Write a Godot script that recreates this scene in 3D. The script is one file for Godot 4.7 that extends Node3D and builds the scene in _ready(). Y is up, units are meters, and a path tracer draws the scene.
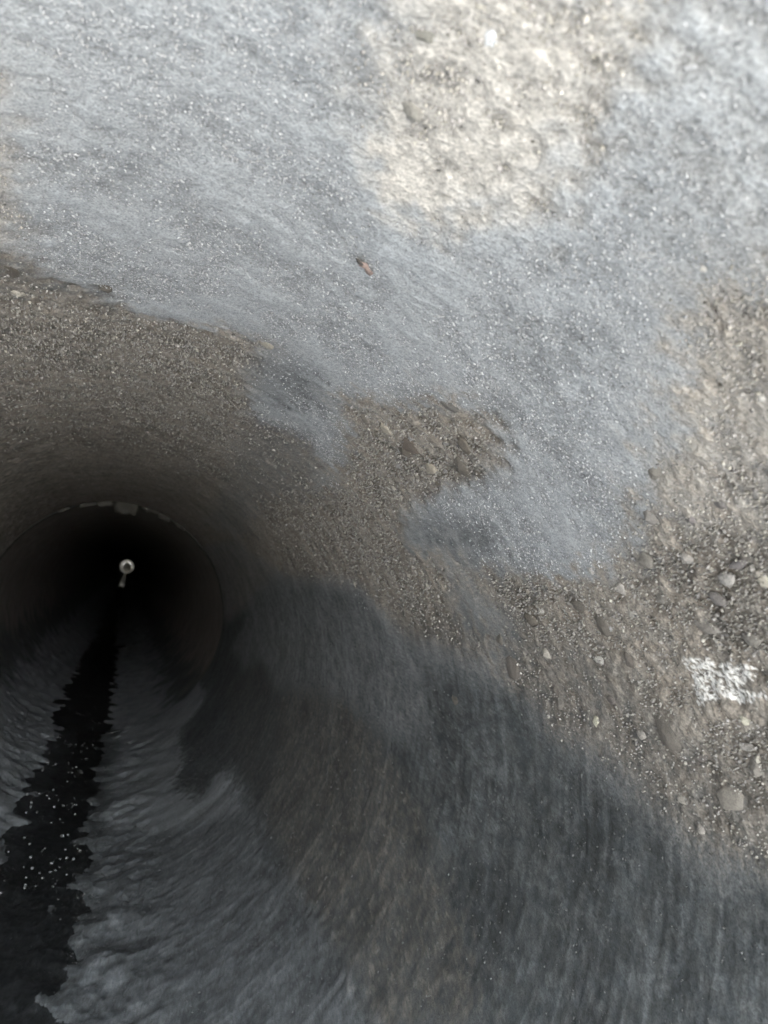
extends Node3D
# Inside of an old concrete culvert pipe. The pipe's axis is the z axis, the near mouth lies behind the camera.
# A spot on the wall is given by its angle from the crown (positive to the right) and its distance s down the pipe (z = -s).

const R := 0.5            # inner radius
const SHELL := 0.6        # outer radius
const MOUTH := 0.03      # s of the near mouth
const JOINT := 3.6        # s of the first joint
const FAR := 61.2         # s of the far mouth
const WATER_Y := -0.4905

# patches on the first pipe: Color(worn brown, wet slime, silt, lime), outline as angle in degrees and s in metres
var patches := [
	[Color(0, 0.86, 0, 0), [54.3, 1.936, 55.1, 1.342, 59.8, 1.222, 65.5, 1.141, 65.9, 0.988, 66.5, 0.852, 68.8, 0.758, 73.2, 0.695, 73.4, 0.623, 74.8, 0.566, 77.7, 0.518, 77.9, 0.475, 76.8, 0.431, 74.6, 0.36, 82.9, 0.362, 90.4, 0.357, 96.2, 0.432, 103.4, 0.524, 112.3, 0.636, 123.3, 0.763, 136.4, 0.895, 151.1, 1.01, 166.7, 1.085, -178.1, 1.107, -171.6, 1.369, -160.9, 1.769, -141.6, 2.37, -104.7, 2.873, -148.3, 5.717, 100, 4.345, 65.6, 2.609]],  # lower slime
	[Color(0.12, 0.58, 0, 0), [54.6, 2.081, 55.1, 1.342, 59.8, 1.222, 65.5, 1.141, 70.8, 1.043, 81.2, 1.071, 84.9, 1.221, 82.9, 1.506, 87.6, 1.904, 95.9, 2.367, 92.3, 3.217, 66.2, 2.728]],  # green film, painted paler to make up light missing down the bore
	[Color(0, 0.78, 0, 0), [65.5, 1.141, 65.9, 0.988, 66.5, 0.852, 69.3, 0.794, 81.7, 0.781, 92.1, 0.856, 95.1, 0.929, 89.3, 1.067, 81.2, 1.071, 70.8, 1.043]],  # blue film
	[Color(1, 0, 0, 0), [42.9, 2.418, 33.2, 1.604, 34.9, 1.333, 34.4, 1.05, 41.9, 0.914, 50.4, 0.846, 52.5, 0.689, 51.5, 0.546, 48.9, 0.478, 44.6, 0.463, 39.1, 0.403, 34.6, 0.352, 31.2, 0.34, 30.1, 0.3, 31, 0.258, 34.1, 0.213, 40.3, 0.242, 47.6, 0.272, 55.9, 0.3, 64.7, 0.321, 73.4, 0.334, 76.7, 0.431, 77.7, 0.475, 77.4, 0.518, 74.5, 0.566, 73, 0.622, 72.8, 0.694, 68.5, 0.757, 66.1, 0.851, 65.4, 0.986, 65, 1.138, 59.4, 1.218, 54.4, 1.334, 53.7, 1.925]],  # worn upper band
	[Color(1, 0, 0, 0), [21.5, 0.776, 23.7, 0.771, 27.5, 0.702, 29.8, 0.611, 32.9, 0.554, 36.5, 0.566, 39.2, 0.606, 39.6, 0.697, 40.4, 0.808, 43.2, 0.932, 43.4, 1.202, 33.7, 1.063, 29, 0.88]],  # middle patch
	[Color(0.6, 0, 0, 0.34), [31.2, 0.34, 30.1, 0.3, 31, 0.258, 34.1, 0.213, 41.5, 0.247, 50.4, 0.282, 50.4, 0.365, 48.6, 0.414, 44.7, 0.453, 39.1, 0.403, 34.6, 0.352]],  # pale worn
	[Color(0.6, 0.4, 0, 0), [58.1, 1.207, 56.6, 0.931, 58, 0.724, 58.9, 0.584, 64, 0.521, 68.6, 0.487, 67.5, 0.42, 65.2, 0.322, 73.4, 0.334, 76.7, 0.431, 77.7, 0.475, 77.4, 0.518, 74.5, 0.566, 73, 0.622, 72.8, 0.694, 68.5, 0.757, 66.1, 0.851, 65.4, 0.986, 65, 1.138]],  # worn band, partly damp, also darkened to carry shade on the haunch
	[Color(0.3, 0.45, 0, 0), [52.4, 0.88, 54, 0.768, 58.1, 0.733, 63.1, 0.777, 61.6, 0.841, 58.2, 0.894]],  # smear
	[Color(0.1, 0.5, 0, 0), [43, 0.95, 42, 0.783, 44.8, 0.711, 48.3, 0.657, 51.5, 0.725, 50.1, 0.843, 49.1, 0.969]],  # dark upper
	[Color(0.05, 0.45, 0, 0), [13.6, 0.848, 16.3, 0.744, 21.9, 0.766, 24.2, 0.85, 20.4, 0.98, 15.6, 0.999]],  # dark spot
	[Color(0, 0, 0, 0.28), [14, 0.225, 17.4, 0.199, 20.4, 0.175, 23, 0.153, 27.7, 0.179, 33.6, 0.211, 31, 0.258, 30.1, 0.3, 25.6, 0.297, 21.4, 0.31, 17.2, 0.263]],  # upper right
	[Color(0.1, 0, 0, 0.9), [9.1, 0.287, 9.7, 0.336, 10.5, 0.384, 12.4, 0.435, 15.6, 0.43, 19, 0.413, 22.5, 0.368, 22.3, 0.33, 20.6, 0.292, 19.5, 0.257, 18.9, 0.226, 17.1, 0.193, 13.2, 0.222, 8.7, 0.253]],  # tan top
	[Color(0.4, 0, 0, 0.5), [-10.9, 0.426, -10.4, 0.441, -11.1, 0.514, -12.5, 0.617, -13, 0.704, -15.8, 0.721, -24.8, 0.678, -19.5, 0.504, -16.2, 0.397]],  # tan edge
	[Color(0.82, 0.18, 0, 0), [-24.5, 0.67, -15.7, 0.716, -13.2, 0.734, -9.7, 0.779, -4.6, 0.827, 1.3, 0.838, 8.2, 0.789, 14, 0.732, 13.3, 0.832, 13.8, 0.947, 17.2, 1.105, 18.6, 1.37, 22, 1.727, 26.9, 2.256, 13.3, 2.796, -7.1, 3.199, -31.2, 3.056, -53.8, 2.859, -74.1, 1.97, -47.7, 1.375, -32.7, 0.93]],  # crown brown
	[Color(0.55, 0.45, 0, 0), [-20.4, 0.692, -15.9, 0.728, -10.7, 0.772, -3.4, 0.813, -4.9, 0.874, -11.3, 0.844, -17.1, 0.802, -22.2, 0.77]],  # dark rim stain
	[Color(0.55, 0.3, 0, 0), [26, 2.202, 20.6, 1.593, 17.2, 1.105, 23.7, 0.995, 32.1, 1.027, 34.9, 1.333, 33.2, 1.604, 41.4, 2.257, 29.6, 2.955]],  # crown greenish
	[Color(0.33, 0.67, 0, 0), [98.6, 2.319, 87.6, 1.904, 82.9, 1.506, 86.4, 1.242, 90.8, 1.061, 97.5, 0.92, 102.4, 0.826, 108, 0.736, 120.6, 0.916, 118.3, 1.075, 120.4, 1.358, 118.9, 1.817]],  # brown silt haunch
	[Color(0.2, 0.8, 0, 0), [104.3, 3.065, 87, 2.483, 94.2, 2.098, 114, 1.811, 120.2, 1.889, 117.3, 2.455]],  # olive silt
	[Color(0, 0, 1, 0), [-118, 2.553, -154.7, 5.181, 111.3, 5.29, 117.4, 3.199, 134, 3.128, 134.8, 2.664, 142.4, 2.447, 132.3, 2.162, 122.4, 2.349, 122.7, 1.95, 124, 1.571, 120.4, 1.316, 119.4, 1.079, 120.4, 0.912, 125.4, 0.786, 139.4, 0.922, 155.2, 1.035, 171.4, 1.098, -173.1, 1.103, -167.2, 1.321, -158.2, 1.632, -143.5, 2.071]],  # floor silt, pale to put light on the deep floor
	[Color(0, 0.6, 0.4, 0), [-144.7, 1.918, 177.7, 2.393, 147.4, 2.146, 123.9, 1.896, 124, 1.571, 120.4, 1.316, 119.4, 1.079, 120.4, 0.912, 125.4, 0.786, 139.4, 0.922, 155.2, 1.035, 171.4, 1.098, -173.1, 1.103, -163, 1.423]],  # near floor silt, darkened so the deeper floor seems better lit
	[Color(0, 0.75, 0.25, 0), [177.8, 6.887, 175.9, 4.413, -176.8, 2.791, -177.4, 2.292, -174.8, 2.062, -169.4, 1.807, -173.8, 1.28, 167.7, 1.272, 166.4, 1.569, 165.1, 1.942, 162.9, 2.564, 160.4, 3.395, 158.7, 4.696, 166, 6.923]],  # wet margin
	[Color(0, 0.9, 0, 0), [134.7, 3.052, 120.7, 2.643, 122.2, 2.284, 134.4, 2.3, 141.2, 2.516, 135, 2.641]],  # wet spot
	[Color(0.2, 0, 0, 1), [59.3, 0.483, 59.3, 0.461, 59.5, 0.45, 59.7, 0.441, 59.3, 0.419, 60.5, 0.419, 61.4, 0.432, 61.7, 0.411, 62.4, 0.418, 62.3, 0.44, 62.4, 0.457, 63.4, 0.468, 63.3, 0.477, 61.6, 0.482]],  # lime
]
# larger stones: angle, s, length mm, width mm, turn, linear colour
var big_stones := [
	[67.2, 0.522, 36.4, 23.2, -50, 0.14, 0.125, 0.11],
	[71.2, 0.463, 22.2, 27.5, -21, 0.26, 0.235, 0.205],
	[64.0, 0.434, 12.9, 9.4, -101, 0.55, 0.52, 0.42],
	[68.3, 0.624, 10.1, 14.3, -42, 0.6, 0.57, 0.45],
	[60.6, 0.550, 20.3, 13.9, 2, 0.15, 0.13, 0.115],
	[64.8, 0.775, 30.5, 35.6, -51, 0.16, 0.14, 0.125],
	[37.9, 0.680, 24.4, 26.0, -52, 0.12, 0.105, 0.09],
	[35.6, 0.643, 17.0, 22.7, -61, 0.14, 0.12, 0.1],
	[31.0, 0.608, 28.3, 15.3, -57, 0.16, 0.15, 0.14],
	[33.5, 0.750, 38.9, 23.6, -67, 0.15, 0.12, 0.1],
	[42.7, 0.423, 12.7, 13.9, 16, 0.2, 0.185, 0.165],
	[46.5, 0.455, 16.4, 12.9, -61, 0.22, 0.205, 0.19],
	[50.5, 0.482, 19.1, 14.3, -73, 0.2, 0.185, 0.17],
	[52.0, 0.408, 14.4, 11.5, -91, 0.36, 0.34, 0.32],
	[52.1, 0.377, 10.4, 9.2, -91, 0.5, 0.46, 0.38],
	[46.0, 0.367, 8.4, 7.4, -75, 0.45, 0.42, 0.38],
	[14.0, 0.282, 14.1, 6.9, 66, 0.8, 0.81, 0.83],
	[12.7, 0.348, 13.2, 13.0, -34, 0.28, 0.265, 0.24],
	[11.2, 0.301, 13.3, 8.7, -19, 0.26, 0.25, 0.22],
	[13.4, 0.365, 3.8, 3.7, -48, 0.06, 0.055, 0.05],
	[17.6, 0.331, 4.7, 3.9, -51, 0.1, 0.09, 0.08],
	[18.8, 0.375, 6.2, 5.6, -54, 0.14, 0.13, 0.12],
	[56.3, 0.445, 25.9, 9.3, -78, 0.24, 0.22, 0.2],
	[55.4, 0.601, 23.5, 13.6, -79, 0.13, 0.115, 0.1],
	[57.4, 0.573, 25.1, 19.5, -55, 0.13, 0.115, 0.1],
	[57.8, 0.702, 23.6, 15.3, -78, 0.14, 0.12, 0.105],
	[61.3, 0.597, 19.1, 7.0, -94, 0.6, 0.57, 0.53],
	[56.6, 0.675, 16.2, 6.6, -94, 0.55, 0.52, 0.48],
	[-15.5, 0.774, 36.4, 17.6, 94, 0.1, 0.085, 0.07],
	[-6.0, 0.787, 15.5, 24.1, 27, 0.12, 0.1, 0.09],
	[-15.8, 0.839, 14.4, 15.3, -34, 0.4, 0.37, 0.32],
	[12.7, 0.780, 19.6, 18.6, -48, 0.36, 0.33, 0.28],
	[72.4, 0.957, 25.5, 17.4, -86, 0.14, 0.12, 0.11],
	[57.4, 0.455, 19.2, 5.4, -114, 0.2, 0.18, 0.165],
	[65.4, 0.593, 14.8, 11.6, -79, 0.16, 0.14, 0.13],
	[45.9, 0.382, 12.9, 8.0, -85, 0.19, 0.175, 0.17],
	[46.9, 0.414, 12.4, 10.5, -53, 0.2, 0.18, 0.18],
	[50.8, 0.393, 17.2, 6.7, -105, 0.2, 0.18, 0.185],
	[53.7, 0.424, 15.9, 10.5, -62, 0.17, 0.155, 0.15],
	[67.7, 0.684, 12.4, 18.9, -22, 0.2, 0.18, 0.16],
	[71.6, 0.670, 15.4, 7.3, -102, 0.1, 0.09, 0.085],
	[67.8, 0.432, 12.3, 12.3, -65, 0.22, 0.2, 0.18],
	[68.4, 0.487, 16.3, 6.6, -104, 0.17, 0.15, 0.14],
	[53.3, 0.528, 13.4, 10.5, -76, 0.42, 0.39, 0.36],
	[50.3, 0.438, 14.0, 8.9, -90, 0.4, 0.37, 0.34],
	[56.9, 0.406, 15.8, 10.8, -83, 0.2, 0.185, 0.17],
	[51.3, 0.559, 12.7, 10.9, -64, 0.42, 0.4, 0.38],
	[33.7, 0.772, 24.4, 18.3, -73, 0.13, 0.11, 0.09],
	[30.1, 0.768, 17.2, 17.6, -58, 0.4, 0.36, 0.3],
	[37.1, 0.746, 27.6, 14.6, -82, 0.38, 0.34, 0.28],
	[27.7, 0.790, 14.8, 22.9, -37, 0.18, 0.16, 0.14],
	[11.4, 0.288, 8.3, 4.5, -59, 0.25, 0.235, 0.2],
	[13.5, 0.267, 7.7, 4.7, -32, 0.24, 0.22, 0.19],
	[16.3, 0.275, 5.9, 4.7, -12, 0.27, 0.25, 0.22],
	[18.0, 0.290, 6.2, 4.7, 0, 0.28, 0.26, 0.23],
	[12.8, 0.381, 6.6, 6.4, -48, 0.16, 0.145, 0.13],
	[14.2, 0.391, 6.3, 5.9, -50, 0.17, 0.15, 0.13],
	[16.6, 0.365, 4.4, 5.0, -26, 0.16, 0.145, 0.13],
	[30.3, 0.294, 6.4, 5.4, -64, 0.55, 0.52, 0.48],
	[33.0, 0.283, 5.1, 4.1, -67, 0.5, 0.47, 0.43],
	[36.6, 0.324, 5.5, 4.8, -73, 0.1, 0.09, 0.085],
	[38.3, 0.319, 5.4, 4.0, -75, 0.1, 0.09, 0.085],
	[39.0, 0.313, 5.3, 5.9, -76, 0.6, 0.57, 0.53],
	[37.0, 0.343, 9.3, 9.6, -51, 0.36, 0.335, 0.31],
	[34.8, 0.317, 7.4, 6.5, -47, 0.3, 0.28, 0.26],
	[42.2, 0.347, 17.2, 7.6, -76, 0.2, 0.185, 0.17],
	[41.2, 0.378, 12.5, 9.6, -80, 0.42, 0.4, 0.37],
	[43.4, 0.360, 7.3, 4.6, -82, 0.08, 0.07, 0.07],
	[54.1, 0.483, 13.6, 9.3, -76, 0.2, 0.18, 0.165],
	[55.8, 0.528, 16.2, 7.2, -94, 0.38, 0.36, 0.33],
	[62.0, 0.692, 19.0, 13.7, -73, 0.38, 0.35, 0.31],
	[61.2, 0.788, 18.0, 18.1, -62, 0.15, 0.135, 0.12],
	[68.1, 0.558, 12.4, 9.1, -80, 0.36, 0.33, 0.3],
	[66.2, 0.437, 16.0, 5.4, -103, 0.4, 0.37, 0.34],
	[73.0, 0.516, 12.1, 7.2, -93, 0.38, 0.35, 0.31],
	[72.9, 0.540, 13.5, 6.0, -105, 0.13, 0.115, 0.1],
	[74.9, 0.496, 9.1, 9.5, -61, 0.36, 0.33, 0.3],
	[75.2, 0.460, 10.8, 7.8, -85, 0.2, 0.18, 0.16],
]

var rng := RandomNumberGenerator.new()
var mask: PackedFloat32Array
var lime_mask: PackedFloat32Array
const MW := 720
const MH := 800

var nz_big: FastNoiseLite
var nz_mid: FastNoiseLite
var nz_fine: FastNoiseLite
var nz_grain: FastNoiseLite
var nz_pool: FastNoiseLite
var nz_cell: FastNoiseLite
var nz_cell2: FastNoiseLite
var nz_streak: FastNoiseLite


func noise(kind: int, freq: float, seed_: int, octaves: int = 1) -> FastNoiseLite:
	var n := FastNoiseLite.new()
	n.noise_type = kind
	n.frequency = freq
	n.seed = seed_
	n.fractal_type = FastNoiseLite.FRACTAL_FBM if octaves > 1 else FastNoiseLite.FRACTAL_NONE
	n.fractal_octaves = octaves
	return n


func at(theta: float, s: float, r: float) -> Vector3:
	return Vector3(r * sin(theta), r * cos(theta), -s)


func tag(o: Node, label: String, category: String, group := "", kind := "") -> Node:
	if label: o.set_meta("label", label)
	if category: o.set_meta("category", category)
	if group: o.set_meta("group", group)
	if kind: o.set_meta("kind", kind)
	return o


func put(called: String, mesh: Mesh, mat: Material, parent: Node = self) -> MeshInstance3D:
	var o := MeshInstance3D.new()
	o.name = called
	o.mesh = mesh
	if mat: o.material_override = mat
	parent.add_child(o, true)
	return o


func base(called: String) -> Node3D:
	var o := Node3D.new()
	o.name = called
	add_child(o, true)
	return o


func lin(r: float, g: float, b: float) -> Color:
	return Color(r, g, b).linear_to_srgb()


func matte(c: Color, rough := 0.85) -> StandardMaterial3D:
	var m := StandardMaterial3D.new()
	m.albedo_color = c
	m.roughness = rough
	m.albedo_texture = mottle_tex
	m.uv1_triplanar = true
	m.uv1_world_triplanar = true
	m.uv1_scale = Vector3.ONE * 7.0
	return m


# ---------------------------------------------------------------- textures
func grain_image(size: int) -> Image:
	var a := noise(FastNoiseLite.TYPE_SIMPLEX_SMOOTH, 0.09, 11, 4).get_seamless_image(size, size)
	var b := noise(FastNoiseLite.TYPE_CELLULAR, 0.05, 12, 2).get_seamless_image(size, size)
	a.convert(Image.FORMAT_L8)
	b.convert(Image.FORMAT_L8)
	var da := a.get_data()
	var db := b.get_data()
	var out := PackedByteArray()
	out.resize(size * size)
	for i in size * size:
		out[i] = clampi(int(236.0 + 0.42 * (da[i] - 128.0) + 0.20 * (db[i] - 90.0)), 0, 255)
	return Image.create_from_data(size, size, false, Image.FORMAT_L8, out)


func wall_material(tile: float, relief: float) -> StandardMaterial3D:
	var m := StandardMaterial3D.new()
	m.vertex_color_use_as_albedo = true
	m.roughness = 0.72
	m.albedo_texture = grain_tex
	m.heightmap_enabled = true
	m.heightmap_texture = grain_tex
	m.heightmap_scale = relief
	m.uv1_scale = Vector3(1.0 / tile, 1.0 / tile, 1.0)
	return m

var grain_tex: ImageTexture
var mottle_tex: ImageTexture


# ---------------------------------------------------------------- patch map
func paint_mask() -> void:
	var im := Image.create(MW, MH, false, Image.FORMAT_RGBAF)
	im.fill(Color(0, 0, 0, 0))
	var crust := Image.create(MW, MH, false, Image.FORMAT_RF)
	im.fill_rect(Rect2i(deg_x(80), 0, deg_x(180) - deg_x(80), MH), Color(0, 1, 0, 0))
	im.fill_rect(Rect2i(0, 0, deg_x(-88), MH), Color(0.1, 0.7, 0, 0))
	im.fill_rect(Rect2i(deg_x(-88), 0, deg_x(-36) - deg_x(-88), MH), Color(0.7, 0.2, 0, 0))
	im.fill_rect(Rect2i(deg_x(118), 0, deg_x(180) - deg_x(118), MH), Color(0, 0, 1, 0))
	im.fill_rect(Rect2i(0, 0, deg_x(-118), MH), Color(0, 0, 1, 0))
	im.fill_rect(Rect2i(deg_x(-60), int((2.0 - MOUTH) / 5.0 * MH), deg_x(40) - deg_x(-60), MH), Color(0.8, 0.2, 0, 0))
	im.fill_rect(Rect2i(deg_x(168), 0, deg_x(180) - deg_x(168), MH), Color(0, 0.6, 0.4, 0))
	im.fill_rect(Rect2i(0, 0, deg_x(-165), MH), Color(0, 0.6, 0.4, 0))
	im.fill_rect(Rect2i(deg_x(40), int((1.5 - MOUTH) / 5.0 * MH), deg_x(82) - deg_x(40), MH), Color(0.45, 0.4, 0, 0))
	for p in patches:
		var pts: Array = p[1]
		var xs := PackedFloat32Array()
		var ys := PackedFloat32Array()
		var last := 0.0
		for k in range(0, pts.size(), 2):
			var d: float = pts[k]
			if k > 0:
				while d - last > 180.0: d -= 360.0
				while d - last < -180.0: d += 360.0
			last = d
			xs.append(d)
			ys.append((float(pts[k + 1]) - MOUTH) / 5.0 * MH)
		var y0 := MH
		var y1 := 0
		for y in ys:
			y0 = mini(y0, int(floor(y)))
			y1 = maxi(y1, int(ceil(y)))
		for y in range(maxi(0, y0), mini(MH, y1)):
			var cuts := []
			var fy := y + 0.5
			for k in xs.size():
				var q := (k + 1) % xs.size()
				if (ys[k] > fy) != (ys[q] > fy):
					cuts.append(xs[k] + (fy - ys[k]) / (ys[q] - ys[k]) * (xs[q] - xs[k]))
			cuts.sort()
			for k in range(0, cuts.size() - 1, 2):
				for turn in [-360, 0, 360]:
					var xa := int(round((cuts[k] + turn + 180.0) * 2.0))
					var xb := int(round((cuts[k + 1] + turn + 180.0) * 2.0))
					xa = clampi(xa, 0, MW)
					xb = clampi(xb, 0, MW)
					if xb > xa: (crust if p[0].a > 0.9 else im).fill_rect(Rect2i(xa, y, xb - xa, 1), Color(1, 1, 1) if p[0].a > 0.9 else p[0])
	for k in 3: im.shrink_x2()
	im.resize(MW, MH, Image.INTERPOLATE_CUBIC)
	mask = im.get_data().to_float32_array()
	lime_mask = crust.get_data().to_float32_array()


func deg_x(d: float) -> int:
	return int((d + 180.0) * 2.0)


func weights(theta: float, s: float) -> Color:
	var fx := fposmod(rad_to_deg(theta) + 180.0, 360.0) * 2.0
	var fy := clampf((s - MOUTH) / 5.0 * MH, 0.0, MH - 1.01)
	var x := int(fx) % MW
	var y := int(fy)
	var k := (y * MW + x) * 4
	return Color(mask[k], mask[k + 1], mask[k + 2], mask[k + 3])


# ---------------------------------------------------------------- wall surface
const SKIN := Vector3(0.37, 0.38, 0.392)
const WORN := Vector3(0.270, 0.238, 0.205)
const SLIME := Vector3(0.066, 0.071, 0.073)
const SILT := Vector3(0.25, 0.26, 0.272)  # tone raised to make up light on the deep floor
const PALE := Vector3(0.53, 0.495, 0.455)
const LIME := Vector3(0.80, 0.78, 0.75)

var v_col: Color
# returns the radius at the spot and leaves the colour in v_col
func spot(theta: float, s: float) -> float:
	var x := sin(theta) * R
	var y := cos(theta) * R
	var w1 := nz_mid.get_noise_3d(x, y, s)
	var w2 := nz_mid.get_noise_3d(x + 3.1, y, s + 1.7)
	var f1 := nz_fine.get_noise_3d(x, y, s)
	var st := nz_streak.get_noise_3d(x * 2.2, y * 2.2, s * 26.0)
	var big := nz_big.get_noise_3d(x, y, s)
	var w := weights(theta + w1 * 0.045, s + w2 * 0.03)
	var mess := 0.22 * f1 + 0.20 * w1 + 0.14 * st
	if w.r > 0.03: w.r = smoothstep(0.05, 0.95, w.r + mess)
	if w.g > 0.03: w.g = smoothstep(0.02, 0.98, w.g - mess * 0.6)
	if w.b > 0.03: w.b = smoothstep(0.05, 0.95, w.b + mess * 0.5)
	if w.a > 0.03: w.a = smoothstep(0.05, 0.95, w.a - mess * 0.5)
	var sum := maxf(1.0, w.r + w.g + w.b + w.a)
	w = Color(w.r / sum, w.g / sum, w.b / sum, w.a / sum)
	var skin := maxf(0.0, 1.0 - w.r - w.g - w.b - w.a)
	var cell := nz_cell.get_noise_3d(x, y, s)           # about -1 in a cell's middle .. 0 at its rim
	var cell2 := nz_cell2.get_noise_3d(x, y, s)
	var f2 := nz_grain.get_noise_3d(x, y, s)
	var worn_tone := 0.97 + 0.44 * f1 + 0.34 * f2 - 0.26 * (cell + 0.45) + 0.30 * (cell2 + 0.5) + 0.30 * w1 + 0.26 * big - 0.28 * smoothstep(0.22, 0.5, w2 + 0.5 * f1)
	var skin_tone := 1.0 + 0.26 * f1 + 0.26 * f2 + 0.22 * w1 + 0.26 * big + 0.09 * st
	var slime_tone := 0.95 + 0.30 * st + 0.16 * f1 + 0.16 * f2 + 0.34 * big + 0.22 * w1
	var silt_tone := 0.95 + 0.22 * st + 0.20 * w1 + 0.16 * f1 + 0.14 * f2 + 0.25 * big
	var hue := w2 * 0.05
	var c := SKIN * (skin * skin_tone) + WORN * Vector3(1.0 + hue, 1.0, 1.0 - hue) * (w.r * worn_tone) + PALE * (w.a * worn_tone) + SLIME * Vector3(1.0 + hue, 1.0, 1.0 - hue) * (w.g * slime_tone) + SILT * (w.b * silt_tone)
	var lime := 0.0
	if s < 0.55 and s > 0.36 and theta > 0.9 and theta < 1.2:
		var lt := theta + w1 * 0.012 + f1 * 0.012
		var lk := int(fposmod(rad_to_deg(lt) + 180.0, 360.0) * 2.0) + int((s + f1 * 0.007 + w2 * 0.004 - MOUTH) / 5.0 * MH) * MW
		lime = lime_mask[lk] * smoothstep(-0.12, 0.10, f1 + 0.6 * f2 + 0.10 - 0.3 * (cell2 + 0.45))
	c = c.lerp(LIME, lime)
	c = c.clamp(Vector3(0.02, 0.02, 0.02), Vector3(0.82, 0.82, 0.82))
	v_col = Color(c.x, c.y, c.z)
	var h := 0.0016 * big + 0.0009 * w1 * (1.0 - w.b)
	h += (w.r + w.a * 0.5) * (0.0015 * (-cell - 0.5) + 0.0009 * f1 + 0.0005 * f2 + 0.0050 * st * smoothstep(0.4, 1.4, s) - 0.0018)
	h += skin * (0.0004 * f1 + 0.0002 * f2 + 0.0001 * st)
	h += w.g * (0.0005 * st + 0.0002 * f1)
	h += w.b * (0.0008 * w1 + 0.003 * big + 0.0004 * st + 0.0004 * f1 + 0.002)
	var low := smoothstep(-0.40, -0.47, y)
	h += low * (0.010 * nz_pool.get_noise_3d(x * 0.8, y * 0.8, s * 0.6) + 0.0008 * w1 + 0.0012 * f1)
	h += (w.r + w.a * 0.5) * (0.0014 * w1 - 0.0012 * smoothstep(0.22, 0.5, w2 + 0.5 * f1))
	if w.r > 0.2 and s > 0.6:
		var cr := absf(nz_streak.get_noise_3d(x * 4.0 + 9.0, y * 4.0, s * 14.0 + 2.0))
		h -= 0.0045 * w.r * smoothstep(0.05, 0.0, cr) * smoothstep(0.6, 0.85, s) * smoothstep(-0.05, 0.25, w1 + big)
	h += lime * 0.0003
	return R - h


func grid(thetas: PackedFloat32Array, rows: PackedFloat32Array, surface: Callable, s0 := 0.0) -> ArrayMesh:
	var nt := thetas.size()
	var nr := rows.size()
	var pos := PackedVector3Array()
	var nor := PackedVector3Array()
	var col := PackedColorArray()
	var uv := PackedVector2Array()
	pos.resize(nt * nr)
	nor.resize(nt * nr)
	col.resize(nt * nr)
	uv.resize(nt * nr)
	var k := 0
	for j in nr:
		var s := rows[j]
		for i in nt:
			var r: float = surface.call(thetas[i], s)
			pos[k] = at(thetas[i], s, r)
			col[k] = v_col
			uv[k] = Vector2(thetas[i] * R, s)
			k += 1
	k = 0
	for j in nr:
		var ja := maxi(j - 1, 0) * nt
		var jb := mini(j + 1, nr - 1) * nt
		for i in nt:
			var ia := i - 1 if i > 0 else nt - 2
			var ib := i + 1 if i < nt - 1 else 1
			nor[k] = (pos[jb + i] - pos[ja + i]).cross(pos[j * nt + ib] - pos[j * nt + ia]).normalized()
			if nor[k].dot(Vector3(pos[k].x, pos[k].y, 0)) > 0.0: nor[k] = -nor[k]
			k += 1
	var idx := PackedInt32Array()
	idx.resize((nt - 1) * (nr - 1) * 6)
	k = 0
	for j in nr - 1:
		for i in nt - 1:
			var a := j * nt + i
			idx[k] = a; idx[k + 1] = a + 1; idx[k + 2] = a + nt
			idx[k + 3] = a + 1; idx[k + 4] = a + nt + 1; idx[k + 5] = a + nt
			k += 6
	var arr := []
	arr.resize(Mesh.ARRAY_MAX)
	arr[Mesh.ARRAY_VERTEX] = pos
	arr[Mesh.ARRAY_NORMAL] = nor
	arr[Mesh.ARRAY_COLOR] = col
	arr[Mesh.ARRAY_TEX_UV] = uv
	arr[Mesh.ARRAY_INDEX] = idx
	var m := ArrayMesh.new()
	m.add_surface_from_arrays(Mesh.PRIMITIVE_TRIANGLES, arr)
	return m


# outer shell and the two end faces of a pipe length
func shell_mesh(s0: float, s1: float, ri: float) -> ArrayMesh:
	var st := SurfaceTool.new()
	st.begin(Mesh.PRIMITIVE_TRIANGLES)
	var n := 72
	for i in n:
		var a := TAU * i / n
		var b := TAU * (i + 1) / n
		for q in [[s0, SHELL, s1, SHELL], [s0, ri, s0, SHELL], [s1, SHELL, s1, ri]]:
			var p0 := at(a, q[0], q[1]); var p1 := at(b, q[0], q[1]); var p2 := at(b, q[2], q[3]); var p3 := at(a, q[2], q[3])
			for v in [p0, p1, p2, p0, p2, p3]: st.add_vertex(v)
	st.generate_normals()
	return st.commit()


# ---------------------------------------------------------------- stones
func pebble_mesh(seed_: int, nu := 8, nv := 5, rough := 0.22) -> ArrayMesh:
	var nn := noise(FastNoiseLite.TYPE_SIMPLEX_SMOOTH, 0.9, seed_)
	var st := SurfaceTool.new()
	st.begin(Mesh.PRIMITIVE_TRIANGLES)
	st.set_smooth_group(0)
	var p := []
	for j in nv + 1:
		for i in nu:
			var la := PI * j / nv - PI / 2
			var lo := TAU * i / nu
			var d := Vector3(cos(la) * cos(lo), sin(la), cos(la) * sin(lo))
			p.append(d * (1.0 + rough * nn.get_noise_3dv(d * 1.3) * 2.0))
	for j in nv:
		for i in nu:
			var a: Vector3 = p[j * nu + i]; var b: Vector3 = p[j * nu + (i + 1) % nu]
			var c: Vector3 = p[(j + 1) * nu + (i + 1) % nu]; var d2: Vector3 = p[(j + 1) * nu + i]
			if j > 0:
				for v in [a, b, c]: st.add_vertex(v)
			if j < nv - 1:
				for v in [a, c, d2]: st.add_vertex(v)
	st.index()
	st.generate_normals()
	return st.commit()


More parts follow.
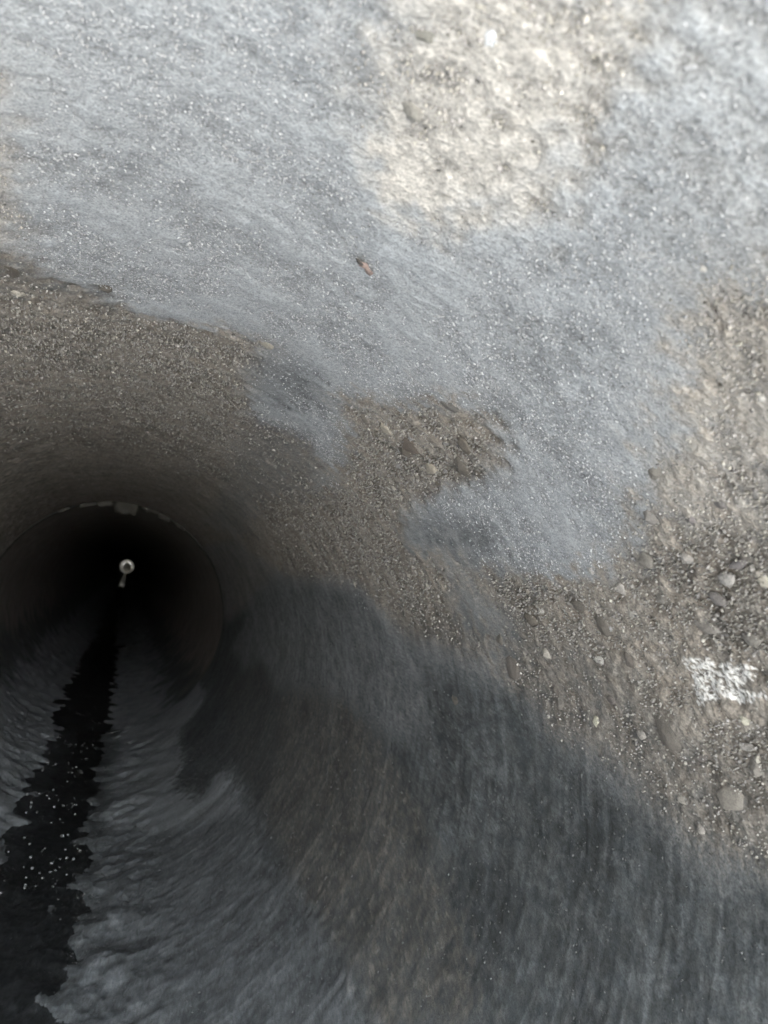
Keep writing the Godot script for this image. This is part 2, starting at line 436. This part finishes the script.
func wall_frame(theta: float, s: float, r: float, turn: float, size: Vector3) -> Transform3D:
	var n := Vector3(-sin(theta), -cos(theta), 0)
	var t := Vector3(cos(theta), -sin(theta), 0)
	var ax := Vector3(0, 0, -1)
	var l := t * cos(turn) + ax * sin(turn)
	var w := n.cross(l)
	return Transform3D(Basis(l * size.x, n * size.y, -w * size.z), at(theta, s, r))


func scatter(called: String, meshes: ArrayMesh, mat: Material, spots: Array, colors: PackedColorArray, parent: Node) -> MultiMeshInstance3D:
	var mm := MultiMesh.new()
	mm.transform_format = MultiMesh.TRANSFORM_3D
	mm.use_colors = true
	mm.mesh = meshes
	mm.instance_count = spots.size()
	for i in spots.size():
		mm.set_instance_transform(i, spots[i])
		mm.set_instance_color(i, colors[i])
	var o := MultiMeshInstance3D.new()
	o.name = called
	o.multimesh = mm
	o.material_override = mat
	parent.add_child(o, true)
	o.set_meta("kind", "stuff")
	return o


func slab(called: String, size: Vector3, centre: Vector3, mat: Material, parent: Node = self) -> MeshInstance3D:
	var b := BoxMesh.new()
	b.size = size
	var o := put(called, b, mat, parent)
	o.position = centre
	return o


func headwall(called: String, z: float, label: String) -> void:
	var c := CSGCombiner3D.new()
	c.name = called
	add_child(c, true)
	var b := CSGBox3D.new()
	b.size = Vector3(8.4, 2.3, 0.28)
	b.position = Vector3(0, 0.45, z)
	b.material = concrete
	c.add_child(b)
	var h := CSGCylinder3D.new()
	h.operation = CSGShape3D.OPERATION_SUBTRACTION
	h.radius = SHELL + 0.004
	h.height = 1.0
	h.sides = 72
	h.rotation.x = PI / 2
	h.position = Vector3(0, 0, z)
	h.material = concrete
	c.add_child(h)
	tag(c, label, "wall")

var concrete: StandardMaterial3D
var dull: StandardMaterial3D
const SHADE_WALL_TOP := 1.6  # size of the unseen wall added to block light from the left
const SHADE_WALL_X := 0.66
const SHADE_WALL_LONG := 2.4


func box_with_hole(called: String, size: Vector3, centre: Vector3, radius: float, hole: Vector3, axis_x: float, parent: Node) -> void:
	var c := CSGCombiner3D.new()
	c.name = called
	parent.add_child(c, true)
	var b := CSGBox3D.new()
	b.size = size
	b.position = centre
	b.material = concrete
	c.add_child(b)
	var h := CSGCylinder3D.new()
	h.operation = CSGShape3D.OPERATION_SUBTRACTION
	h.radius = radius
	h.height = 1.0
	h.sides = 48
	h.rotation.x = axis_x
	h.position = hole
	h.material = concrete
	c.add_child(h)


# the manhole chamber that the pipe runs into: daylight falls through its open top on the back wall
func chamber() -> void:
	var o := base("manhole_chamber")
	tag(o, "small daylit manhole chamber at the far end of the dark pipe", "manhole")
	var z := -FAR - 0.02
	var top := 2.4
	for side in [-1, 1]:
		slab("side_wall", Vector3(0.15, top + 0.66, 1.0), Vector3(side * 0.675, (top - 0.66) / 2.0, z - 0.5), concrete, o)
	box_with_hole("back_wall", Vector3(1.5, top + 0.66, 0.15), Vector3(0, (top - 0.66) / 2.0, z - 1.08), 0.36, Vector3(0.02, -0.04, z - 1.08), PI / 2, o)
	slab("front_wall", Vector3(1.5, top - 1.65, 0.15), Vector3(0, (top + 1.65) / 2.0, z + 0.08), concrete, o)
	slab("floor", Vector3(1.19, 0.1, 0.98), Vector3(0, -0.56, z - 0.5), concrete, o)
	box_with_hole("cover_slab", Vector3(1.6, 0.15, 1.3), Vector3(0, top + 0.08, z - 0.5), 0.44, Vector3(0, top + 0.08, z - 0.55), 0.0, o)
	var out := base("outlet_pipe")
	tag(out, "narrower pipe leaving the far manhole chamber through its back wall", "pipe")
	var tube := SurfaceTool.new()
	tube.begin(Mesh.PRIMITIVE_TRIANGLES)
	for i in 48:
		var a := TAU * i / 48
		var b := TAU * (i + 1) / 48
		for q in [[0.0, 0.358, 0.5, 0.358], [0.5, 0.358, 0.5, 0.0]]:
			var p0 := at(a, q[0], q[1]); var p1 := at(b, q[0], q[1]); var p2 := at(b, q[2], q[3]); var p3 := at(a, q[2], q[3])
			for v in [p0, p2, p1, p0, p3, p2]: tube.add_vertex(v)
	tube.generate_normals()
	put("barrel", tube.commit(), concrete, out)
	out.position = Vector3(0.02, -0.04, z - 1.06)


func chunk_mesh(seed_: int) -> ArrayMesh:
	var nn := noise(FastNoiseLite.TYPE_SIMPLEX_SMOOTH, 0.8, seed_)
	var st := SurfaceTool.new()
	st.begin(Mesh.PRIMITIVE_TRIANGLES)
	st.set_smooth_group(0)
	var nu := 12
	var nv := 8
	var p := []
	for j in nv + 1:
		for i in nu:
			var la := PI * j / nv - PI / 2
			var lo := TAU * (i + 0.5) / nu
			var d := Vector3(cos(la) * cos(lo), sin(la), cos(la) * sin(lo))
			var e := pow(pow(absf(d.x), 6) + pow(absf(d.y), 6) + pow(absf(d.z), 6), 1.0 / 6.0)
			p.append(d / e * (1.0 + 0.3 * nn.get_noise_3dv(d * 1.6)))
	for j in nv:
		for i in nu:
			var a: Vector3 = p[j * nu + i]; var b: Vector3 = p[j * nu + (i + 1) % nu]
			var c: Vector3 = p[(j + 1) * nu + (i + 1) % nu]; var d2: Vector3 = p[(j + 1) * nu + i]
			if j > 0:
				for v in [a, b, c]: st.add_vertex(v)
			if j < nv - 1:
				for v in [a, c, d2]: st.add_vertex(v)
	st.index()
	st.generate_normals()
	return st.commit()


func _ready() -> void:
	# ---- camera
	var cam := Camera3D.new()
	cam.name = "camera"
	cam.keep_aspect = Camera3D.KEEP_HEIGHT
	cam.near = 0.01
	cam.far = 2000.0
	cam.transform = Transform3D(Basis(Vector3(0.92750, 0.20093, 0.31522), Vector3(-0.23184, 0.97069, 0.06341), Vector3(-0.29324, -0.13190, 0.94690)).orthonormalized(), Vector3(0.03, 0.24, 0))
	var lens := CameraAttributesPhysical.new()
	lens.frustum_focal_length = 5.0
	lens.exposure_aperture = 1.7
	lens.frustum_focus_distance = 0.8
	cam.attributes = lens
	cam.fov = 67.33
	add_child(cam)
	cam.current = true

	# ---- sky, exposure
	var env := Environment.new()
	env.background_mode = Environment.BG_SKY
	var sm := ProceduralSkyMaterial.new()
	sm.sky_top_color = Color(0.60, 0.63, 0.66)
	sm.sky_horizon_color = Color(0.97, 0.98, 0.97)
	sm.ground_bottom_color = Color(0.3, 0.29, 0.27)
	sm.ground_horizon_color = Color(0.5, 0.5, 0.48)
	sm.sky_curve = 0.12
	var sky := Sky.new()
	sky.sky_material = sm
	env.sky = sky
	env.tonemap_mode = Environment.TONE_MAPPER_LINEAR
	env.tonemap_exposure = 50.0
	env.sdfgi_enabled = true
	env.ssao_enabled = true
	env.ssil_enabled = true
	var we := WorldEnvironment.new()
	we.name = "environment"
	we.environment = env
	add_child(we)
	var sun := DirectionalLight3D.new()
	sun.name = "sun"
	sun.light_energy = 0.4
	sun.light_color = Color(1, 0.97, 0.93)
	sun.light_angular_distance = 15.0
	sun.shadow_enabled = true
	sun.rotation_degrees = Vector3(-62, 150, 0)
	add_child(sun)

	rng.seed = 20
	nz_big = noise(FastNoiseLite.TYPE_SIMPLEX_SMOOTH, 7.0, 1, 2)
	nz_mid = noise(FastNoiseLite.TYPE_SIMPLEX_SMOOTH, 38.0, 2, 2)
	nz_fine = noise(FastNoiseLite.TYPE_SIMPLEX_SMOOTH, 190.0, 3, 2)
	nz_grain = noise(FastNoiseLite.TYPE_SIMPLEX, 430.0, 8, 2)
	nz_pool = noise(FastNoiseLite.TYPE_SIMPLEX_SMOOTH, 13.0, 9, 2)
	nz_streak = noise(FastNoiseLite.TYPE_SIMPLEX_SMOOTH, 3.2, 4, 3)
	nz_cell = noise(FastNoiseLite.TYPE_CELLULAR, 120.0, 5)
	nz_cell.cellular_return_type = FastNoiseLite.RETURN_DISTANCE
	nz_cell2 = noise(FastNoiseLite.TYPE_CELLULAR, 210.0, 6)
	nz_cell2.cellular_return_type = FastNoiseLite.RETURN_DISTANCE
	grain_tex = ImageTexture.create_from_image(grain_image(1024))
	mottle_tex = grain_tex
	concrete = matte(lin(0.30, 0.29, 0.27), 0.9)
	dull = matte(lin(0.10, 0.10, 0.095), 0.9)
	var pale := matte(lin(0.5, 0.49, 0.47), 0.9)
	paint_mask()

	# ---- setting outside the pipe
	var earth := matte(lin(0.17, 0.15, 0.115), 0.95)
	var gm := PlaneMesh.new()
	gm.size = Vector2(900, 900)
	var g := put("ground", gm, earth)
	g.position.y = -0.68
	tag(g, "", "", "", "structure")
	headwall("headwall", -MOUTH - 0.145, "grey concrete headwall around the near mouth of the pipe")
	headwall("headwall", -FAR + 0.145, "grey concrete headwall around the far mouth of the pipe")
	chamber()
	tag(slab("added_bounce_apron", Vector3(3.6, 0.12, 2.6), Vector3(0, -0.57, -MOUTH + 1.31), pale), "", "", "", "structure")  # unseen apron, made pale to bounce daylight up onto the crown
	var ww := base("added_shade_wall")  # unseen wall, added to keep light off the right haunch
	tag(ww, "tall dark wall added left of the near mouth to shade the right side of the pipe", "wall")
	slab("slab", Vector3(0.25, SHADE_WALL_TOP + 0.63, SHADE_WALL_LONG), Vector3(-SHADE_WALL_X - 0.125, (SHADE_WALL_TOP - 0.63) / 2.0, -MOUTH + SHADE_WALL_LONG / 2.0), dull, ww)
	var bank := SurfaceTool.new()
	bank.begin(Mesh.PRIMITIVE_TRIANGLES)
	var prof := [Vector2(-4.2, -0.67), Vector2(-2.6, 1.2), Vector2(2.6, 1.2), Vector2(4.2, -0.67)]
	for i in 3:
		var p0 := Vector3(prof[i].x, prof[i].y, -MOUTH - 0.29); var p1 := Vector3(prof[i + 1].x, prof[i + 1].y, -MOUTH - 0.29)
		var q0 := Vector3(p0.x, p0.y, -FAR + 0.29); var q1 := Vector3(p1.x, p1.y, -FAR + 0.29)
		for v in [p0, q0, q1, p0, q1, p1]: bank.add_vertex(v)
	bank.generate_normals()
	tag(put("embankment", bank.commit(), earth), "", "", "", "structure")

	# ---- the nearest pipe length
	var wall_mat := wall_material(0.22, 0.05)
	var th := PackedFloat32Array()
	var t := -PI
	while t < PI - 0.001:
		th.append(t)
		var d := rad_to_deg(t)
		t += 0.0027 if d > -22.0 and d < 92.0 else (0.0052 if d > 90.0 or d < -150.0 else 0.012)
	th.append(PI)
	var rows := PackedFloat32Array()
	var s := MOUTH
	while s < JOINT - 0.002:
		rows.append(s)
		s += 0.006 if s < 0.15 else clampf(0.0068 * s * s, 0.0009, 0.0072)
	rows.append(JOINT)
	print("grid ", th.size(), " x ", rows.size())
	var near := base("pipe_section")
	tag(near, "nearest concrete pipe length, its wall blue-grey with worn brown patches", "pipe", "culvert pipe sections")
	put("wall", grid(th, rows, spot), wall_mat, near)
	put("shell", shell_mesh(MOUTH, JOINT, R + 0.004), concrete, near)
	print("wall done ", Time.get_ticks_msec())

	# stones set in the worn concrete
	var pebbles := []
	for k in 6: pebbles.append(pebble_mesh(40 + k))
	var stone_mats := {}
	for b in big_stones:
		var key := "%.2f %.2f %.2f" % [b[5], b[6], b[7]]
		if not stone_mats.has(key): stone_mats[key] = matte(lin(lerpf(b[5], WORN.x, 0.12), lerpf(b[6], WORN.y, 0.12), lerpf(b[7], WORN.z, 0.12)) if b[5] < 0.7 else lin(b[5], b[6], b[7]), 0.85)
		var theta := deg_to_rad(b[0])
		var l: float = b[2] * 0.0005
		var w: float = b[3] * 0.0005
		if w > l * 1.3: w = l * 1.3
		var o := put("stone", pebbles[rng.randi() % 6], stone_mats[key], near)
		o.transform = wall_frame(theta, b[1], R + 0.0022, deg_to_rad(b[4]), Vector3(l, minf(minf(l, w) * 0.5, 0.0034), w))
	var tones := [matte(lin(0.17, 0.15, 0.13)), matte(lin(0.24, 0.215, 0.19)), matte(lin(0.34, 0.31, 0.27)), matte(lin(0.44, 0.41, 0.36)), matte(lin(0.30, 0.29, 0.285))]
	var n := 0
	while n < 90:
		var theta := deg_to_rad(rng.randf_range(-18.0, 78.0))
		var s2 := rng.randf_range(0.22, 1.1)
		if weights(theta, s2).r < 0.9: continue
		var l := rng.randf_range(0.002, 0.0042) * (0.7 + 0.5 * s2)
		var o := put("stone", pebbles[rng.randi() % 6], tones[rng.randi() % 5], near)
		o.transform = wall_frame(theta, s2, R + 0.0022, rng.randf() * TAU, Vector3(l, minf(l * 0.5, 0.0028), l * rng.randf_range(0.55, 0.9)))
		n += 1

	# grit on the worn patches, pale specks painted as sparkle on the grey skin
	var chip := pebble_mesh(60, 5, 3, 0.35)
	var gritm := StandardMaterial3D.new()
	gritm.vertex_color_use_as_albedo = true
	gritm.roughness = 0.6
	var spots := []
	var cols := PackedColorArray()
	while spots.size() < 48000:
		var theta := deg_to_rad(rng.randf_range(-40.0, 80.0))
		var s2 := pow(rng.randf(), 1.9) * 3.4 + 0.18
		var ww2 := weights(theta, s2)
		if rng.randf() < smoothstep(0.7, 2.1, s2): continue
		if absf(rad_to_deg(theta) - 61.3) < 2.6 and absf(s2 - 0.445) < 0.04 and rng.randf() < 0.8: continue
		if ww2.r + ww2.a < rng.randf_range(0.3, 0.9): continue
		var l := rng.randf_range(0.0005, 0.0013) * (0.75 + 0.4 * s2)
		if rng.randf() < 0.08: l *= 1.7
		spots.append(wall_frame(theta, s2, R + 0.0016, rng.randf() * TAU, Vector3(l, l * 0.6 + 0.0006, l * rng.randf_range(0.5, 1.0))))
		var v := rng.randf_range(0.15, 0.33) * (1.0 + 0.7 * ww2.a)
		if rng.randf() < 0.015: v = 0.5
		if rng.randf() < 0.05: v = 0.09
		cols.append(Color(v * 1.03, v * 0.97, v * rng.randf_range(0.84, 0.95)))
	scatter("grit", chip, gritm, spots, cols, near)
	spots = []
	cols = PackedColorArray()
	while spots.size() < 75000:
		var theta := deg_to_rad(rng.randf_range(-25.0, 80.0))
		var s2 := pow(rng.randf(), 1.5) * 1.3 + 0.17
		var w := weights(theta, s2)
		if w.r + w.g + w.b + w.a > rng.randf_range(0.1, 0.7): continue
		if nz_mid.get_noise_3d(sin(theta) * R + 7.0, cos(theta) * R, s2) * 0.5 + nz_big.get_noise_3d(sin(theta) * R + 3.0, cos(theta) * R, s2) * 0.4 < rng.randf_range(-0.7, 0.5): continue
		var l := pow(rng.randf(), 3.0) * 0.0008 + 0.00025 + 0.00028 * s2
		spots.append(wall_frame(theta, s2, R - 0.0001, rng.randf() * TAU, Vector3(l, l * 0.5, l * rng.randf_range(0.5, 1.0))))
		var v := rng.randf_range(0.36, 0.56) if rng.randf() < 0.75 else rng.randf_range(0.2, 0.3)
		cols.append(Color(v, v, v * 1.02))
	scatter("glint_speck", chip, gritm, spots, cols, near)

	# fine sand caught in the slime of the lower wall and floor
	spots = []
	cols = PackedColorArray()
	while spots.size() < 16000:
		var theta := deg_to_rad(rng.randf_range(62.0, 190.0))
		var s2 := pow(rng.randf(), 1.3) * 2.4 + 0.35
		var w := weights(theta, s2)
		if w.g + w.b < rng.randf_range(0.3, 0.9): continue
		var l := pow(rng.randf(), 3.0) * 0.0010 + 0.0003 + 0.0004 * s2
		spots.append(wall_frame(theta, s2, R - 0.0002, rng.randf() * TAU, Vector3(l, l * 0.5, l * rng.randf_range(0.5, 1.0))))
		var v := rng.randf_range(0.06, 0.15)
		cols.append(Color(v, v, v))
	scatter("sand", chip, gritm, spots, cols, near)

	# mortar left hanging in the first joint
	var mortar := matte(lin(0.15, 0.145, 0.13), 0.9)
	for b in [[-4.0, 95, 46, 30], [-14.5, 62, 20, 26], [-23.0, 70, 14, 24], [-34.0, 50, 10, 22], [7.5, 70, 14, 26], [15.5, 56, 20, 24], [25.0, 46, 12, 22]]:
		var o := put("mortar_patch", chunk_mesh(int(b[1])), mortar, near)
		o.transform = wall_frame(deg_to_rad(b[0]), JOINT - 0.012, R, 0.0, Vector3(b[1] * 0.0005, b[2] * 0.001, b[3] * 0.0005))

	# a scrap stuck to the crown
	var scrap := base("leaf_scrap")
	tag(scrap, "small curled brown leaf scrap stuck to the grey crown of the pipe", "leaf")
	scrap.transform = wall_frame(deg_to_rad(16.2), 0.510, R - 0.0015, deg_to_rad(28), Vector3.ONE)
	var sm2 := SurfaceTool.new()
	sm2.begin(Mesh.PRIMITIVE_TRIANGLES)
	var edge := [Vector3(-8, 1.5, -1), Vector3(-5.5, 2.6, 2.6), Vector3(-1, 1.6, 1.6), Vector3(3, 2.4, 2.2), Vector3(7.5, 1.2, 3.2), Vector3(6, 0.6, -1.5), Vector3(1.5, 1.0, -1.8), Vector3(-4, 0.4, -3.4)]
	for i in edge.size():
		var a: Vector3 = edge[i] * 0.001
		var b: Vector3 = edge[(i + 1) % edge.size()] * 0.001
		var top := Vector3(0, 0.0006, 0)
		var mid := Vector3(0, 0.0011, 0.0002)
		for v in [mid + top, a + top, b + top, mid, b, a, a, b, b + top, a, b + top, a + top]: sm2.add_vertex(v)
	sm2.generate_normals()
	put("blade", sm2.commit(), matte(lin(0.30, 0.225, 0.20), 0.8), scrap)
	var tip := put("stalk", pebbles[2], matte(lin(0.07, 0.06, 0.055), 0.7), scrap)
	tip.transform = Transform3D(Basis.from_scale(Vector3(0.004, 0.0013, 0.0024)), Vector3(-0.0075, 0.0015, 0.0005))

	# ---- the pipe lengths beyond the joint
	var far_th := PackedFloat32Array()
	for i in 241: far_th.append(-PI + TAU * i / 240.0)
	var far_rows := PackedFloat32Array()
	for i in 121: far_rows.append(i * 0.03)
	var far_wall := grid(far_th, far_rows, far_spot)
	var far_mat := wall_material(0.5, 0.05)
	var far_shell := shell_mesh(0.0, 3.6, R + 0.004)
	var proto: Node3D = null
	var start := JOINT + 0.012
	var k := 0
	while start < FAR - 0.1:
		var o: Node3D
		if proto == null:
			proto = base("pipe_section")
			put("wall", far_wall, far_mat, proto)
			put("shell", far_shell, dull, proto)
			o = proto
		else:
			o = proto.duplicate()
			o.name = "pipe_section_%03d" % (k + 1)
			add_child(o, true)
		o.position = Vector3(0, -0.006 if k == 0 else 0.0, -start)
		o.scale.z = (minf(FAR, start + 3.612) - start - 0.012) / 3.6 if start + 3.612 + 3.0 > FAR else 1.0
		tag(o, ["second concrete pipe length, dark, just beyond the broken mortar joint", "third concrete pipe length, nearly black, past the second joint"][k] if k < 2 else "unlit concrete pipe length deep in the dark toward the far opening", "pipe", "culvert pipe sections")
		start += 3.612
		k += 1

	# ---- water lying along the invert
	var wm := StandardMaterial3D.new()
	wm.albedo_color = Color(0.08, 0.085, 0.09, 0.5)
	wm.transparency = BaseMaterial3D.TRANSPARENCY_ALPHA
	wm.roughness = 0.03
	var wmesh := PlaneMesh.new()
	wmesh.size = Vector2(0.36, FAR - MOUTH)
	var wo := put("water", wmesh, wm)
	wo.position = Vector3(0, WATER_Y, -(FAR + MOUTH) / 2.0)
	tag(wo, "", "", "", "structure")
	# foam bubbles and crumbs riding on it
	var dome := pebble_mesh(70, 8, 5, 0.05)
	var foam := StandardMaterial3D.new()
	foam.vertex_color_use_as_albedo = true
	foam.roughness = 0.12
	spots = []
	cols = PackedColorArray()
	var clumps := []
	for i in 34: clumps.append(Vector2(rng.randf_range(-0.10, 0.08), 1.7 + rng.randf() * 2.4))
	for i in 320:
		var c: Vector2 = clumps[rng.randi() % 34]
		var q := c + Vector2(rng.randfn(0.0, 0.022), rng.randfn(0.0, 0.06))
		if absf(q.x) > 0.12: continue
		var l := 0.0008 + 0.0036 * pow(rng.randf(), 2.5)
		spots.append(Transform3D(Basis.from_scale(Vector3(l, l * 0.8, l)), Vector3(q.x, WATER_Y + l * 0.1, -q.y)))
		var v := rng.randf_range(0.06, 0.24)
		cols.append(Color(v, v, v))
	var fo := scatter("foam_bubbles", dome, foam, spots, cols, self)
	tag(fo, "pale foam bubbles scattered on the black water", "foam", "", "stuff")
	print("done ", Time.get_ticks_msec())


func far_spot(theta: float, s: float) -> float:
	var x := sin(theta) * R
	var y := cos(theta) * R
	var w1 := nz_mid.get_noise_3d(x, y, s)
	var big := nz_big.get_noise_3d(x, y, s)
	var st := nz_streak.get_noise_3d(x * 2.2, y * 2.2, s * 26.0)
	var low := smoothstep(-0.1, -0.3, y + big * 0.1)
	var floor_ := smoothstep(-0.3, -0.4, y + big * 0.1)
	var c := (WORN * 0.8).lerp(SLIME, low).lerp(SILT, floor_) * (1.0 + 0.3 * st + 0.2 * w1 + 0.2 * big)
	v_col = Color(c.x, c.y, c.z)
	return R - 0.002 * big - 0.001 * w1 - 0.003 * st - floor_ * (0.002 * w1 + 0.013 * nz_pool.get_noise_3d(x * 0.8, y * 0.8, s * 0.6))
